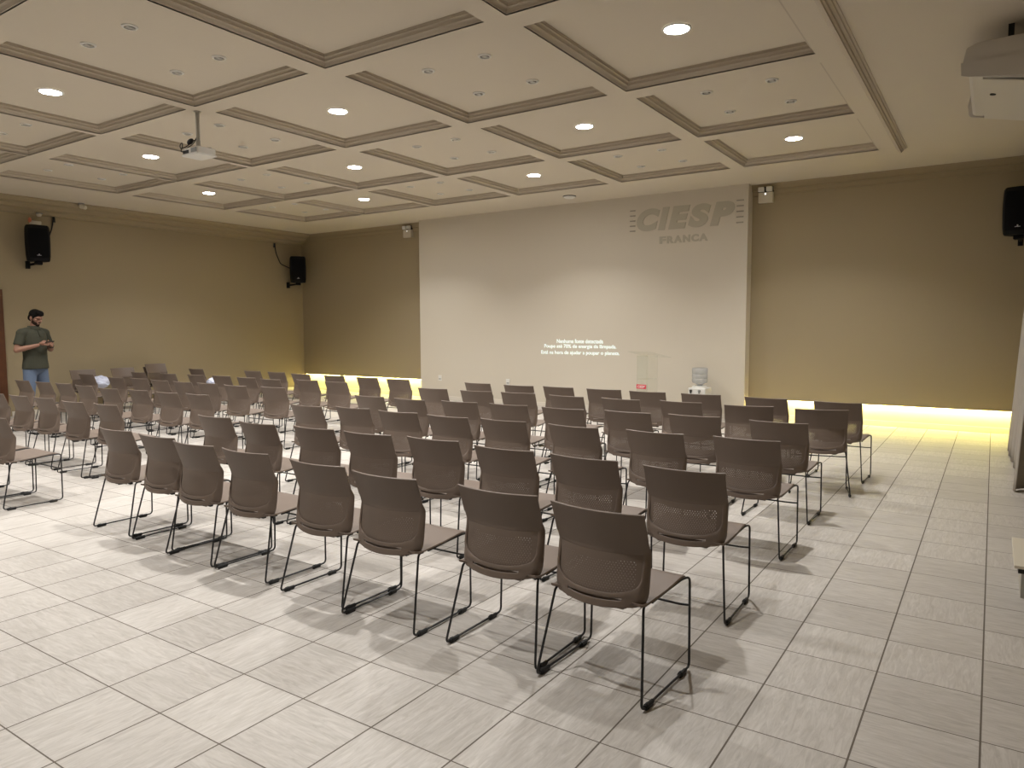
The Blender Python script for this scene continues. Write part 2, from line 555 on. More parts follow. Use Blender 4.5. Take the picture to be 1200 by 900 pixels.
# ------------------------------------------------------------------ chairs
def back_surface(u, v):
    """u -1..1 across, v 0..1 up -> point of the rear face, chair local"""
    zt = .80
    zb = .408 - .020 * (1 - u * u)
    z = zb + (zt - zb) * v
    w = .229
    if v < .16:
        w *= 1 - .07 * ((.16 - v) / .16) ** 2.2
    # corner profile: upright below the bend, leaning back above it
    if z < .62:
        y = -.160 + .045 * (z - .40) / .22
    else:
        y = -.115 - .062 * ((z - .62) / .18) ** 1.1
    sag = .052 if z < .62 else .052 - .006 * (z - .62) / .18
    y -= sag * (1 - u * u)
    x = w * u
    if v > .93:      # the top corners flare a touch
        x *= 1 + .014 * (v - .93) / .07
    return Vector((x, y, z))

U1, V0, V1, VS0, VS1 = .885, .150, .545, .075, .100
def back_warp(s, v):
    """bends the grid lines so that the opening gets round lower corners"""
    a = abs(s)
    ui = U1
    if v < V0 + .14:
        ui = U1 * (1 - .11 * min(1, (V0 + .14 - v) / .14) ** 2.2)
    u = a / U1 * ui if a <= U1 else ui + (a - U1) / (1 - U1) * (1 - ui)
    if v >= V0 - .02 and v < V0 + .2:
        v = v + .045 * min(1, a / U1) ** 4 * (1 - max(0, v - V0) / .2)
    return math.copysign(u, s), v

def grid_shell(us, vs, fn, thick, skip=lambda u, v: False):
    bm = bmesh.new()
    P = [[fn(u, v) for v in vs] for u in us]
    V = [[bm.verts.new(p) for p in col] for col in P]
    for i in range(len(us) - 1):
        for j in range(len(vs) - 1):
            if skip((us[i] + us[i + 1]) / 2, (vs[j] + vs[j + 1]) / 2):
                continue
            bm.faces.new((V[i][j], V[i + 1][j], V[i + 1][j + 1], V[i][j + 1]))
    for v in [v for v in bm.verts if not v.link_faces]:
        bm.verts.remove(v)
    bm.normal_update()
    return bm

def solid(bm, name, material, parent, thick, offset=-1, bevel=0.0):
    o = obj(name, bm, material, parent, True)
    md = o.modifiers.new('s', 'SOLIDIFY'); md.thickness = thick; md.offset = offset
    if bevel:
        b = o.modifiers.new('b', 'BEVEL'); b.width = bevel; b.segments = 2; b.limit_method = 'ANGLE'; b.angle_limit = math.radians(50)
    bake(o)
    for p in o.data.polygons:
        p.use_smooth = True
    try:
        o.data.set_sharp_from_angle(angle=math.radians(45))
    except Exception:
        pass
    return o

def lin(a, b, n):
    return [a + (b - a) * i / n for i in range(n + 1)]

def make_chair():
    root = thing('stacking_chair', 'x', 'chair')
    # --- backrest shell: a plain bent top, a rim around the perforated panel, a slot above the bottom band
    us = sorted(set([round(u, 4) for u in [-1, -.98, -.95, -.915, -U1] + lin(-.84, .84, 14) + [U1, .915, .95, .98, 1]] + [-.66, .66]))
    vs = [0, .025, .05, VS0, VS1, .125, V0, .18, .21, .25, .30, .36, .42, .48, V1, .57, .60, .65, .70, .76, .82, .88, .93, .965, 1]
    def skip(u, v):
        if abs(u) < U1 and V0 < v < V1:
            return True
        return abs(u) < .66 and VS0 < v < VS1
    def rim(s, v):
        u, v2 = back_warp(s, v)
        p = back_surface(u, v2)
        a = abs(s)
        if v < .62:          # rounded rim, its side edges turned forward
            k = max(0, (.62 - v) / .62) ** .35
            if a > .99:
                p.y += .030 * k
            elif a > .97:
                p.y += .012 * k
            elif a > .94:
                p.y += .001 * k
            elif a > U1 + .01:
                p.y -= .003 * k
            elif a > U1 - .01 and V0 - .01 < v < V1 - .01:
                p.y += .003 * k
        if a < .9 and VS1 < v < V0 - .01:
            p.y -= .003
        return p
    back = solid(grid_shell(us, vs, rim, 0, skip), 'backrest', M_chair, root, .009, -1, .0012)
    # --- perforated panel set into the rim
    up = lin(-.915, .915, 20); vp = [V0 - .012, V0, .18, .21, .25, .30, .36, .42, .48, V1, V1 + .012]
    def inset(s, v):
        u, v2 = back_warp(s, v)
        p = back_surface(u, v2)
        p.y += .0006 + .0085 * min(1, max(0, (V1 - v) / .22))
        return p
    pan = solid(grid_shell(up, vp, inset, 0), 'perforated_panel', M_perf, root, .003, -1)
    # --- seat
    def seat_fn(u, v):
        y = -.180 + .430 * v
        w = .226 + .014 * min(1, v / .5)
        z = .416 + .028 * min(1, v / .8) ** 1.2
        z -= .008 * (1 - u * u) * math.sin(PI * min(1, v / .9))
        if v > .88:
            z -= .016 * ((v - .88) / .12) ** 2
        if v < .08:
            z += .010 * (1 - v / .08)
        if v < .01 and abs(u) < .72:
            z = .388
            y -= .004
        if abs(u) > .99:
            z -= .008
        if abs(u) > .9 and v > .93:
            w *= 1 - .03 * ((v - .93) / .07) ** 2
        return Vector((w * u, y, z))
    us2 = [-1, -.985, -.93] + lin(-.8, .8, 8) + [.93, .985, 1]
    vs2 = [0, .012, .04, .08] + lin(.15, .86, 8) + [.90, .94, .97, 1]
    bs = grid_shell(us2, vs2, seat_fn, 0)
    solid(bs, 'seat', M_chair, root, .011, -1, .0015)
    # --- sled legs, one bent rod each side
    for s in (1, -1):
        bm = bmesh.new()
        tube(bm, [(s * .205, -.10, .400), (s * .217, -.150, .406), (s * .260, -.245, .014), (s * .260, .236, .014), (s * .254, .243, .432), (s * .236, .20, .430), (s * .230, .06, .421), (s * .222, -.08, .406)], .0058, 8, .028, 5)
        leg = obj('sled_leg', bm, M_steel, root, True)
        for ya, yb in ((-.215, -.145), (.125, .190)):
            bm = bmesh.new()
            cyl(bm, (s * .260, ya, .0135), (s * .260, yb, .0135), .0095, n=12)
            cyl(bm, (s * .260, ya + .012, .0135), (s * .260, ya + .030, .0135), .0125, n=12)
            box(bm, (s * .260 - .007, ya + .004, 0), (s * .260 + .007, yb - .004, .012))
            obj('glide', bm, M_glide, leg)
    bm = bmesh.new()
    tube(bm, [(-.2535, .241, .30), (-.215, .228, .30), (.215, .228, .30), (.2535, .241, .30)], .0055, 8, .02, 3)
    obj('crossbar', bm, M_steel, root, True)
    bm = bmesh.new(); box(bm, (.105, -.150, .378), (.135, -.125, .408), .004)
    obj('link_clip', bm, M_glide, root)
    return root

def dup(root, loc, rotz, label, group):
    r = root.copy(); COL.objects.link(r)
    r.location = loc; r.rotation_euler = (0, 0, rotz)
    r['label'] = label; r['group'] = group
    for ch in list(root.children):
        c = ch.copy(); COL.objects.link(c); c.parent = r
        for g in ch.children:
            d = g.copy(); COL.objects.link(d); d.parent = c
    return r

ROWS = [
 ([(-1.385, 2.715, -3), (-1.935, 2.76, 0), (-2.64, 2.73, 0), (-3.20, 2.77, 0), (-3.90, 2.80, 0), (-4.455, 2.80, 0), (-5.0, 2.86, 0), (-5.60, 2.88, 0)],
  [(-7.32, 2.72, 0), (-7.90, 2.72, 0)]),
 ([(-1.37, 3.72, 1), (-2.0, 3.75, -2), (-2.58, 3.76, 0), (-3.22, 3.82, 1), (-3.80, 3.77, 3), (-4.37, 3.76, 0), (-4.98, 3.70, 0), (-5.68, 3.78, 1)],
  [(-7.56, 3.80, 0), (-8.16, 3.76, 0), (-8.91, 3.80, 0), (-9.46, 3.77, 0), (-10.03, 3.75, 0)]),
 ([(-1.39, 4.98, -1), (-2.05, 4.95, -3), (-2.71, 4.91, -3), (-3.38, 4.92, 0), (-3.94, 4.88, -1), (-4.54, 4.90, 3), (-5.15, 4.92, 0), (-5.69, 4.81, 0)],
  [(-7.78, 4.97, 0), (-8.33, 4.92, 0), (-8.98, 4.92, 0), (-9.56, 4.85, 0), (-10.34, 4.92, 0), (-11.02, 4.97, 0), (-11.57, 4.94, 0), (-12.24, 4.94, 0)]),
 ([(-1.42, 6.0, -1), (-2.14, 6.05, 1), (-2.75, 6.01, -1), (-3.39, 5.94, 0), (-4.02, 5.95, 0), (-4.61, 5.91, 2), (-5.24, 5.84, -3), (-5.86, 5.86, -1)],
  [(-7.84, 6.09, 3), (-8.53, 6.01, 2), (-9.23, 6.05, 0), (-9.78, 6.02, 0), (-10.40, 6.03, 0), (-11.05, 6.08, 2), (-11.62, 6.02, 0), (-12.90, 6.19, 2)]),
 ([(-1.30, 7.12, 13), (-1.96, 7.09, 10), (-2.66, 7.11, -4), (-3.31, 7.05, -3), (-3.97, 7.04, -4), (-4.65, 7.09, 5), (-5.22, 7.03, 4), (-5.91, 7.03, 3)],
  [(-7.84, 7.18, 0), (-8.48, 7.20, 0), (-9.11, 7.03, 0), (-9.76, 7.08, 0), (-10.46, 7.12, 2), (-11.06, 7.05, 0), (-11.79, 7.00, 0), (-12.64, 6.95, 0)]),
 ([(-1.29, 7.89, -2), (-2.02, 7.96, -4), (-2.76, 8.02, 2), (-3.41, 8.01, 1), (-4.0, 8.04, 4), (-4.66, 8.05, -2), (-5.23, 7.99, 2), (-5.94, 8.03, -3)],
  [(-7.42, 8.02, 0), (-8.10, 8.06, 0), (-8.93, 8.14, 1), (-9.70, 8.10, 0), (-10.49, 8.23, 0), (-11.14, 8.22, 0), (-12.72, 8.12, 0)]),
]
RN = ['nearest', 'second-nearest', 'third-nearest', 'fourth-nearest', 'fifth-nearest', 'farthest']
PL = ['first', 'second', 'third', 'fourth', 'fifth', 'sixth', 'seventh', 'eighth']
chair0 = make_chair()
first = True
for ri, (right, left) in enumerate(ROWS):
    for blk, lst in (('right', right), ('left', left)):
        for ci, (x, y, a) in enumerate(lst):
            a = math.radians(a)
            loc = (x - math.sin(a) * .175, y + math.cos(a) * .175, 0)
            label = 'taupe perforated-back chair, %s from the right in the %s row of the %s block' % (PL[ci], RN[ri], blk)
            group = 'chairs in the %s seating block' % blk
            if first:
                chair0.location = loc; chair0.rotation_euler = (0, 0, a)
                chair0['label'] = label; chair0['group'] = group
                first = False
            else:
                dup(chair0, loc, a, label, group)
# chairs along the left wall, facing into the room
for y, x, z, a, lb in ((6.80, -14.12, 0, -90, 'taupe chair against the left wall with the white bag on its seat'),
                       (7.55, -14.12, 0, -90, 'middle taupe chair of those standing against the left wall'),
                       (8.20, -14.12, 0, -84, 'lower chair of the two stacked against the left wall near the corner'),
                       (8.204, -14.055, .055, -84, 'upper chair of the two stacked against the left wall near the corner')):
    dup(chair0, (x, y, z), math.radians(a), lb, 'chairs against the left wall')

# crumpled bags left on seats
def crumple(name, label, loc, size, m, seed):
    rnd = random.Random(seed)
    bm = bmesh.new()
    bmesh.ops.create_icosphere(bm, subdivisions=4, radius=1)
    ph = [(Vector((rnd.uniform(-1, 1), rnd.uniform(-1, 1), rnd.uniform(-1, 1))).normalized(), rnd.uniform(4, 11), rnd.uniform(0, 6)) for _ in range(9)]
    for v in bm.verts:
        n = v.co.copy()
        k = 1 + sum(.05 * abs(math.sin(w * n.dot(d) + p)) for d, w, p in ph) - .2
        v.co = Vector((n.x * size[0] * k, n.y * size[1] * k, max(0, (n.z * .5 + .5)) * size[2] * k))
    zmin = min(v.co.z for v in bm.verts)
    for v in bm.verts:
        v.co.z -= zmin
    o = obj(name, bm, m, None, True, loc)
    return tag(o, label, 'bag')
crumple('plastic_bag', 'crumpled white and blue plastic bag on the chair by the left wall', (-14.0, 6.955, .445), (.18, .155, .22), M_bag, 1)
crumple('plastic_bag', 'small crumpled white bag on a far-row chair seat nearest the left wall', (-12.60, 8.39, .446), (.11, .10, .15), M_bag, 5)

# ------------------------------------------------------------------ logo on the white wall
def text_mesh(s, offset=0.0, shear=0.0, res=8):
    cu = bpy.data.curves.new('t', 'FONT')
    cu.body = s; cu.size = 1; cu.offset = offset; cu.shear = shear; cu.extrude = .5; cu.resolution_u = res
    o = bpy.data.objects.new('t', cu); COL.objects.link(o)
    dg = bpy.context.evaluated_depsgraph_get(); dg.update()
    me = bpy.data.meshes.new_from_object(o.evaluated_get(dg))
    bpy.data.objects.remove(o); bpy.data.curves.remove(cu)
    return me

def letter(s, name, m, x0, x1, z0, z1, y, thick, parent=None, origin=(0, 0, 0), offset=0.0, shear=0.0):
    me = text_mesh(s, offset, shear)
    X = [v.co.x for v in me.vertices]; Y = [v.co.y for v in me.vertices]; Z = [v.co.z for v in me.vertices]
    a, b, c, d, e, f = min(X), max(X), min(Y), max(Y), min(Z), max(Z)
    for v in me.vertices:
        x = x0 + (v.co.x - a) / (b - a) * (x1 - x0)
        z = z0 + (v.co.y - c) / (d - c) * (z1 - z0)
        t = (v.co.z - e) / (f - e)
        v.co = (x - origin[0], y - t * thick - origin[1], z - origin[2])
    me.materials.clear(); me.materials.append(m)
    o = bpy.data.objects.new(name, me)
    return link(o, parent)

og = (-4.55, YS, 3.03)
sign = thing('wall_sign', 'raised grey CIESP FRANCA lettering at upper right of the white wall', 'sign', og)
for s, x0, x1 in (('C', -5.425, -4.985), ('I', -5.020, -4.805), ('E', -4.830, -4.435), ('S', -4.470, -4.070), ('P', -4.085, -3.665)):
    letter(s, 'letter', M_logo, x0, x1, 3.272, 3.665, YS, .010, sign, og, .065, .22)
for s, x0, x1 in (('F', -4.990, -4.870), ('R', -4.850, -4.725), ('A', -4.725, -4.575), ('N', -4.560, -4.425), ('C', -4.410, -4.275), ('A', -4.272, -4.118)):
    letter(s, 'letter', M_logo, x0, x1, 3.032, 3.160, YS, .006, sign, og, .055)
for k in range(5):
    z = 3.655 - k * .0905
    for xa, xb in ((-5.557, -5.455), (-3.638, -3.522)):
        bm = bmesh.new(); box(bm, (xa - og[0], -.014, z - .010 - og[2]), (xb - og[0], -.0005, z + .010 - og[2]), .002)
        obj('stripe', bm, M_bars, sign)

# projected message on the white wall; projector light put into thin glowing letters
og = (-6.6, YS, 1.06)
msg = thing('projected_message', 'three lines of white projected text on the white wall', 'projected text', og)
for s, x0, x1, z0, z1 in (('Nenhuma fonte detectada', -7.085, -6.085, 1.262, 1.340), ('Poupe at\u00e9 70% de energia da l\u00e2mpada.', -7.37, -5.81, 1.150, 1.240), ('Est\u00e1 na hora de ajudar a poupar o planeta.', -7.44, -5.745, 1.028, 1.118)):
    letter(s, 'text_line', M_proj, x0, x1, z0, z1, YS - .0003, .0012, msg, og, .012)

# wall sockets
for x, z, lb in ((-10.03, .475, 'small white wall socket near the left edge of the white wall'), (-8.24, .455, 'small white wall socket on the white wall, second from its left edge')):
    t = thing('wall_socket', lb, 'socket', (x, YS, z), 0, 'sockets on the white wall')
    bm = bmesh.new(); box(bm, (-.045, -.010, -.06), (.045, -.0005, .06), .004); obj('plate', bm, M_white, t)
    bm = bmesh.new()
    for dx in (-.016, .016):
        box(bm, (dx - .012, -.013, -.032), (dx + .012, -.009, -.008), .002)
    obj('outlet', bm, M_grey, t)

# ------------------------------------------------------------------ emergency lights
for x, z, lb, bx in ((-3.22, 3.605, 'white twin-head emergency light on the beige wall right of the logo', 1), (-11.08, 3.60, 'white twin-head emergency light on the beige wall left of the white wall', -1)):
    t = thing('emergency_light', lb, 'emergency light', (x, YP - .0205, z), 0, 'twin-head emergency lights')
    bm = bmesh.new(); box(bm, (-.115, -.065, 0), (.115, .02, .17), .006); obj('housing', bm, M_offw, t)
    bm = bmesh.new(); box(bm, (-.118, -.055, .172), (.118, .0, .26), .004); obj('back_plate', bm, M_dark, t)
    for s in (-1, 1):
        bm = bmesh.new(); box(bm, (s * .064 - .046, -.105, .178), (s * .064 + .046, -.045, .252), .008); obj('lamp_head', bm, M_white, t)
    bm = bmesh.new(); cyl(bm, (0, -.069, .14), (0, -.064, .14), .012, n=12); obj('indicator', bm, emis('indicator_glow', (1, 1, .95), 2.0), t)

# ------------------------------------------------------------------ speakers
def speaker(loc, rotz, label, wallside):
    """cabinet faces local -Y, origin at the cabinet base centre"""
    t = thing('loudspeaker', label, 'speaker', loc, rotz, 'black wall speakers')
    bm = bmesh.new()
    # tapered body with rounded front corners
    pr = [(-.195, -.02), (-.19, -.10), (-.165, -.155), (-.10, -.178), (0, -.186), (.10, -.178), (.165, -.155), (.19, -.10), (.195, -.02), (.13, .16), (-.13, .16)]
    zs = [(0, .86, .01), (.02, .92, 0), (.10, .97, 0), (.30, 1.0, 0), (.42, 1.0, 0), (.56, .975, 0), (.605, .95, 0), (.635, .87, .012)]
    rings = [[bm.verts.new((x * k, y * k, z)) for x, y in pr] for z, k, _ in zs]
    n = len(pr)
    for a, b in zip(rings, rings[1:]):
        for k in range(n):
            bm.faces.new((a[k], a[(k + 1) % n], b[(k + 1) % n], b[k]))
    bm.faces.new(list(reversed(rings[0]))); bm.faces.new(rings[-1])
    obj('cabinet', bm, M_black, t, True)
    bm = bmesh.new()
    pts = [(-.150, -.163), (-.10, -.181), (0, -.189), (.10, -.181), (.150, -.163)]
    zz = [.055, .12, .30, .45, .575]
    V = [[bm.verts.new((x * (1.0 if 0 < j < 4 else .94), y * (1 if 0 < j < 4 else .965) - .004, z)) for j, z in enumerate(zz)] for x, y in pts]
    for i in range(4):
        for j in range(4):
            bm.faces.new((V[i][j], V[i + 1][j], V[i + 1][j + 1], V[i][j + 1]))
    obj('grille', bm, M_grille, t, True)
    bm = bmesh.new()
    box(bm, (-.032, -.197, .093), (.032, -.190, .101)); box(bm, (-.008, -.197, .104), (.008, -.190, .122))
    obj('badge', bm, M_silver, t)
    bm = bmesh.new()
    box(bm, (-.06, -.06, -.055), (.06, .10, .012), .005)
    inv = Matrix.Rotation(-rotz, 2)
    for (ax, ay), wxy in wallside:
        bx, by = inv @ (Vector(wxy) - Vector(loc[:2]))
        tube(bm, [(ax, ay, -.03), (bx, by, -.05)], .022, 8)
        box(bm, (bx - .03, by - .03, -.12), (bx + .03, by + .03, .02), .004, Euler((0, 0, -rotz)))
    obj('wall_bracket', bm, M_black, t)
    return t
# left wall speaker turned towards the seats; local -Y maps onto the facing direction
speaker((-14.42, 6.20, 2.79), math.radians(72), 'black speaker high on the left wall above the standing man', (((0, .05), (XL + .031, 6.14)),))
speaker((-14.37, 12.02, 2.69), math.radians(52), 'black speaker high in the corner left of the white wall', (((0, .05), (XL + .031, 11.98)),))
speaker((.235, 12.13, 2.80), math.radians(-8), 'black speaker high on the right beige wall at the frame edge', (((0, .05), (.26, YP - .031)),))
def cable(label, pts):
    bm = bmesh.new()
    c = Vector(pts[-1])
    tube(bm, [Vector(p) - c for p in pts], .012, 8, .05)
    cyl(bm, Vector(pts[0]) - c + Vector((0, 0, -.10)), Vector(pts[0]) - c + Vector((.005, 0, .0)), .028, .020, 12)
    o = obj('speaker_cable', bm, M_glide, None, True, c)
    return tag(o, label, 'cable', 'speaker cables')
cable('black cable from the crown moulding to the speaker above the man', [(XL + .03, 6.62, 3.66), (XL + .03, 6.58, 3.45), (XL + .06, 6.48, 3.20), (-14.50, 6.30, 3.12)])
cable('black cable from the crown moulding to the corner speaker', [(XL + .03, 11.60, 3.64), (XL + .03, 11.64, 3.40), (XL + .06, 11.74, 3.15), (-14.47, 11.93, 3.02)])

# small devices high on the left wall
t = thing('alarm_siren', 'small white alarm box with orange-red light above the left wall speaker', 'alarm', (XL, 6.30, 3.49))
bm = bmesh.new(); box(bm, (.0005, -.09, 0), (.05, .10, .06), .008); obj('housing', bm, M_offw, t)
bm = bmesh.new(); ell(bm, (.03, -.085, .065), (.028, .028, .05)); obj('strobe', bm, M_redlens, t, True)
t = thing('motion_sensor', 'small white motion sensor on the left wall moulding above the alarm', 'sensor', (XL + .056, 6.36, 3.68))
bm = bmesh.new(); lathe(bm, [(0, -.05), (.03, -.045), (.045, -.02), (.05, 0), (0, 0)], n=20); obj('dome', bm, M_offw, t, True)
bm = bmesh.new(); box(bm, (-.055, -.05, -.004), (.045, .05, .016), .004); obj('base', bm, M_grey, t)
t = thing('security_camera', 'small white security camera hanging under the ceiling edge of left wall', 'camera', (XL + .46, 6.92, ZC))
bm = bmesh.new(); cyl(bm, (0, 0, -.03), (0, 0, 0), .05); obj('mount', bm, M_grey, t)
bm = bmesh.new(); ell(bm, (0.01, 0, -.055), (.055, .05, .045)); cyl(bm, (.0, 0, -.055), (.085, .03, -.085), .040, .036, 20); obj('body', bm, M_offw, t, True)

# ------------------------------------------------------------------ projector on its ceiling pole
t = thing('projector', 'white ceiling projector hanging on a grey pole', 'projector', (-7.25, 4.77, 3.43), math.radians(0))
t.scale = (.78, .78, .78)
bm = bmesh.new(); box(bm, (-.175, -.14, .012), (.175, .14, .105), .014); obj('body', bm, M_grey if False else M_ac, t)
bm = bmesh.new(); box(bm, (-.188, -.152, -.006), (.188, .152, .020), .012); obj('top_cover', bm, M_white, t)
bm = bmesh.new(); box(bm, (.02, -.1435, .030), (.155, -.1395, .090), .001)
for k in range(6):
    box(bm, (.03, -.146, .034 + k * .009), (.145, -.142, .038 + k * .009))
obj('vent_grille', bm, M_grey, t)
bm = bmesh.new(); box(bm, (-.165, -.144, .028), (-.03, -.1395, .072), .001); obj('connector_panel', bm, M_dark, t)
bm = bmesh.new(); cyl(bm, (-.09, .138, .06), (-.09, .165, .06), .04, n=24); obj('lens', bm, M_dark, t)
bm = bmesh.new(); cyl(bm, (-.015, 0, .19), (-.015, 0, .613), .026, n=20); cyl(bm, (-.015, 0, .605), (-.015, 0, .6153), .05, n=24); obj('pole', bm, M_pole, t, True)
bm = bmesh.new()
cyl(bm, (-.015, 0, .12), (-.015, 0, .22), .032, n=20)
box(bm, (-.05, -.045, .100), (.02, .045, .135), .004)
for sx, sy in ((.14, .09), (.14, -.09), (-.14, .09), (-.14, -.09)):
    tube(bm, [(-.015, 0, .122), (sx, sy, .122), (sx, sy, .10)], .006, 8, .02)
obj('mount', bm, M_pole, t)
bm = bmesh.new()
tube(bm, [(-.03, -.01, .24), (-.08, -.05, .21), (-.13, -.10, .14), (-.19, -.16, .10), (-.20, -.165, .15), (-.165, -.15, .19), (-.14, -.16, .13), (-.18, -.17, .06), (-.11, -.145, .05)], .007, 8, .03)
tube(bm, [(-.02, -.02, .26), (-.06, -.05, .17), (-.10, -.12, .11), (-.06, -.15, .055)], .006, 8, .03)
ell(bm, (-.095, -.07, .205), (.055, .035, .034), Euler((0, -.6, .3)))
obj('cable_bundle', bm, M_glide, t, True)

# ------------------------------------------------------------------ air conditioner
A0, A1 = 6.80, 8.15
t = thing('air_conditioner', 'white ceiling air conditioner at the upper right edge of the photo', 'air conditioner', (.10, (A0 + A1) / 2, 3.53))
hy = (A1 - A0) / 2
def acp(p, tt):
    return (p[0], tt, p[1])
#   section across the unit: thin at the room side, deep at the wall side
bm = bmesh.new()
extrude_profile(bm, [(-.345, .00), (-.355, .10), (-.340, .175), (-.28, .215), (.40, .235), (.40, -.19), (.34, -.16), (.0, -.075), (-.33, -.012)], -hy + .03, hy - .03, acp)
bmesh.ops.bevel(bm, geom=[e for e in bm.edges], offset=.006, segments=2, affect='EDGES')
obj('body', bm, M_ac, t)
for ya, yb in ((-hy, -hy + .03), (hy - .03, hy)):
    bm = bmesh.new()
    extrude_profile(bm, [(-.375, -.005), (-.385, .09), (-.365, .195), (-.29, .225), (.41, .245), (.41, -.205), (.34, -.175), (.0, -.088), (-.345, -.022)], ya, yb, acp)
    bmesh.ops.bevel(bm, geom=[e for e in bm.edges], offset=.005, segments=2, affect='EDGES')
    obj('end_cap', bm, M_ac, t)
bm = bmesh.new()
v = [bm.verts.new(q) for q in ((-.25, -hy + .034, -.040), (.31, -hy + .034, -.165), (.31, hy - .034, -.165), (-.25, hy - .034, -.040))]
bm.faces.new(v)
r = bmesh.ops.extrude_face_region(bm, geom=bm.faces[:])
bmesh.ops.translate(bm, vec=(-.003, 0, -.010), verts=[g for g in r['geom'] if isinstance(g, bmesh.types.BMVert)])
bmesh.ops.recalc_face_normals(bm, faces=bm.faces[:])
obj('bottom_panel', bm, M_ac, t)
bm = bmesh.new(); cyl(bm, (-.185, -.22, -.072), (-.182, -.22, -.050), .022, n=16); obj('sensor_eye', bm, M_dark, t)
bm = bmesh.new()
extrude_profile(bm, [(-.392, -.012), (-.397, .085), (.41, .085), (.41, -.19), (.0, -.075), (-.345, -.026)], -hy - .012, -hy - .0002, acp)
obj('end_trim', bm, M_ac, t)
bm = bmesh.new()
for yy in (-hy + .2, hy - .2):
    box(bm, (-.10, yy - .02, .21), (-.06, yy + .02, .3795)); box(bm, (.25, yy - .02, .22), (.29, yy + .02, .3795))
box(bm, (-.12, -hy + .17, .24), (.40, -hy + .23, .27))
obj('hanger', bm, M_dark, t)

# ------------------------------------------------------------------ curtain on the right wall
bm = bmesh.new()
NY, NZ = 260, 24
ya, yb = 8.20, 11.80
rows = []
for j in range(NZ + 1):
    z = .012 + 3.70 * j / NZ
    row = []
    for i in range(NY + 1):
        y = ya + (yb - ya) * i / NY
        k = 1 - .55 * j / NZ
        x = .285 + .045 * min(z, 2.6) + .062 * k * math.sin(2 * PI * y / .42 + .6 * math.sin(y * 1.7)) + .020 * math.sin(y * 2.1 + 1)
        row.append(bm.verts.new((min(x, .52), y + .01 * math.sin(z * 2 + y * 9), z)))
    rows.append(row)
for a, b in zip(rows, rows[1:]):
    for i in range(NY):
        bm.faces.new((a[i], a[i + 1], b[i + 1], b[i]))
cur = obj('curtain', bm, M_curtain, None, True)
md = cur.modifiers.new('s', 'SOLIDIFY'); md.thickness = .004
bake(cur)
for p in cur.data.polygons: p.use_smooth = True
tag(cur, 'long grey pleated curtain along the right wall', 'curtain')
bm = bmesh.new(); cyl(bm, (.47, 8.2, 3.74), (.47, 11.9, 3.74), .016, n=12)
for y in (8.3, 10.0, 11.7):
    box(bm, (.47, y - .015, 3.73), (XR - .0005, y + .015, 3.75))
tag(obj('curtain_rail', bm, M_white, None), 'white rail carrying the curtain on the right wall', 'curtain rail')

# low table at the right edge of the picture
t = thing('low_table', 'low white-topped table cut by the right edge of the photo', 'table', (.40, 5.05, 0), 0)
bm = bmesh.new(); box(bm, (-.255, -.30, .238), (.15, .34, .256), .003); obj('table_top', bm, M_offw, t)
bm = bmesh.new(); box(bm, (-.235, -.27, .205), (.13, .32, .238), .002); obj('apron', bm, M_dark, t)
for sx in (-.20, .11):
    bm = bmesh.new(); box(bm, (sx - .012, -.05, 0), (sx + .012, .30, .205), .002); obj('side_panel', bm, M_pole, t)

# ------------------------------------------------------------------ acrylic lectern
t = thing('lectern', 'clear acrylic lectern with a small red sign in front of the white wall', 'lectern', (-4.80, 11.25, 0), math.radians(-14))
bm = bmesh.new(); box(bm, (-.27, -.22, 0), (.27, .24, .015), .003); obj('base', bm, M_acryl, t)
bm = bmesh.new(); box(bm, (-.10, -.14, .015), (.10, -.132, 1.10)); obj('front_panel', bm, M_acryl, t)
for s in (-1, 1):
    bm = bmesh.new(); box(bm, (s * .10 - .004, -.132, .015), (s * .10 + .004, .16, 1.09)); obj('side_panel', bm, M_acryl, t)
bm = bmesh.new(); box(bm, (-.09, -.13, .70), (.09, .15, .708)); obj('shelf', bm, M_acryl, t)
bm = bmesh.new(); box(bm, (-.25, -.20, 1.118), (.25, .34, 1.126), .001, Euler((math.radians(-11), 0, 0)), (0, 0, 1.12)); obj('reading_board', bm, M_acryl, t)
sgn = bmesh.new(); box(sgn, (-.098, -.146, .545), (.098, -.1405, .615), .001); sg = obj('sign_plate', sgn, M_red, t)
letter('CIESP', 'sign_text', M_white, -.075, .075, .560, .600, -.146, .001, sg, (0, 0, 0), .02, .15)

# ------------------------------------------------------------------ water cooler and its bottle
wx, wy = -4.10, 11.86
t = thing('water_cooler', 'white water cooler standing against the right end of the white wall', 'water cooler', (wx, wy, 0))
bm = bmesh.new(); box(bm, (-.15, -.15, .0), (.15, .16, .545), .015); obj('cabinet', bm, M_white, t)
bm = bmesh.new(); lathe(bm, [(.10, .545), (.13, .545), (.12, .575), (.07, .575), (.07, .55)]); obj('collar', bm, M_white, t, True)
for sx in (-.095, .05):
    bm = bmesh.new(); box(bm, (sx - .018, -.185, .485), (sx + .018, -.15, .515), .004); box(bm, (sx - .012, -.185, .455), (sx + .012, -.165, .487), .003); obj('tap', bm, M_glide if sx < 0 else M_grey, t)
bm = bmesh.new(); box(bm, (-.12, -.19, .30), (.12, -.15, .32), .004); obj('drip_tray', bm, M_grey, t)
bm = bmesh.new()
lathe(bm, [(0, .03), (.045, .03), (.055, .05), (.118, .075), (.130, .10), (.130, .14), (.125, .15), (.130, .16), (.130, .21), (.125, .22), (.130, .23), (.130, .31), (.122, .325), (0, .325)])
b = obj('water_bottle', bm, M_bottle, None, True, (wx, wy, .552))
tag(b, 'blue-grey water bottle upside down on the white water cooler', 'bottle')

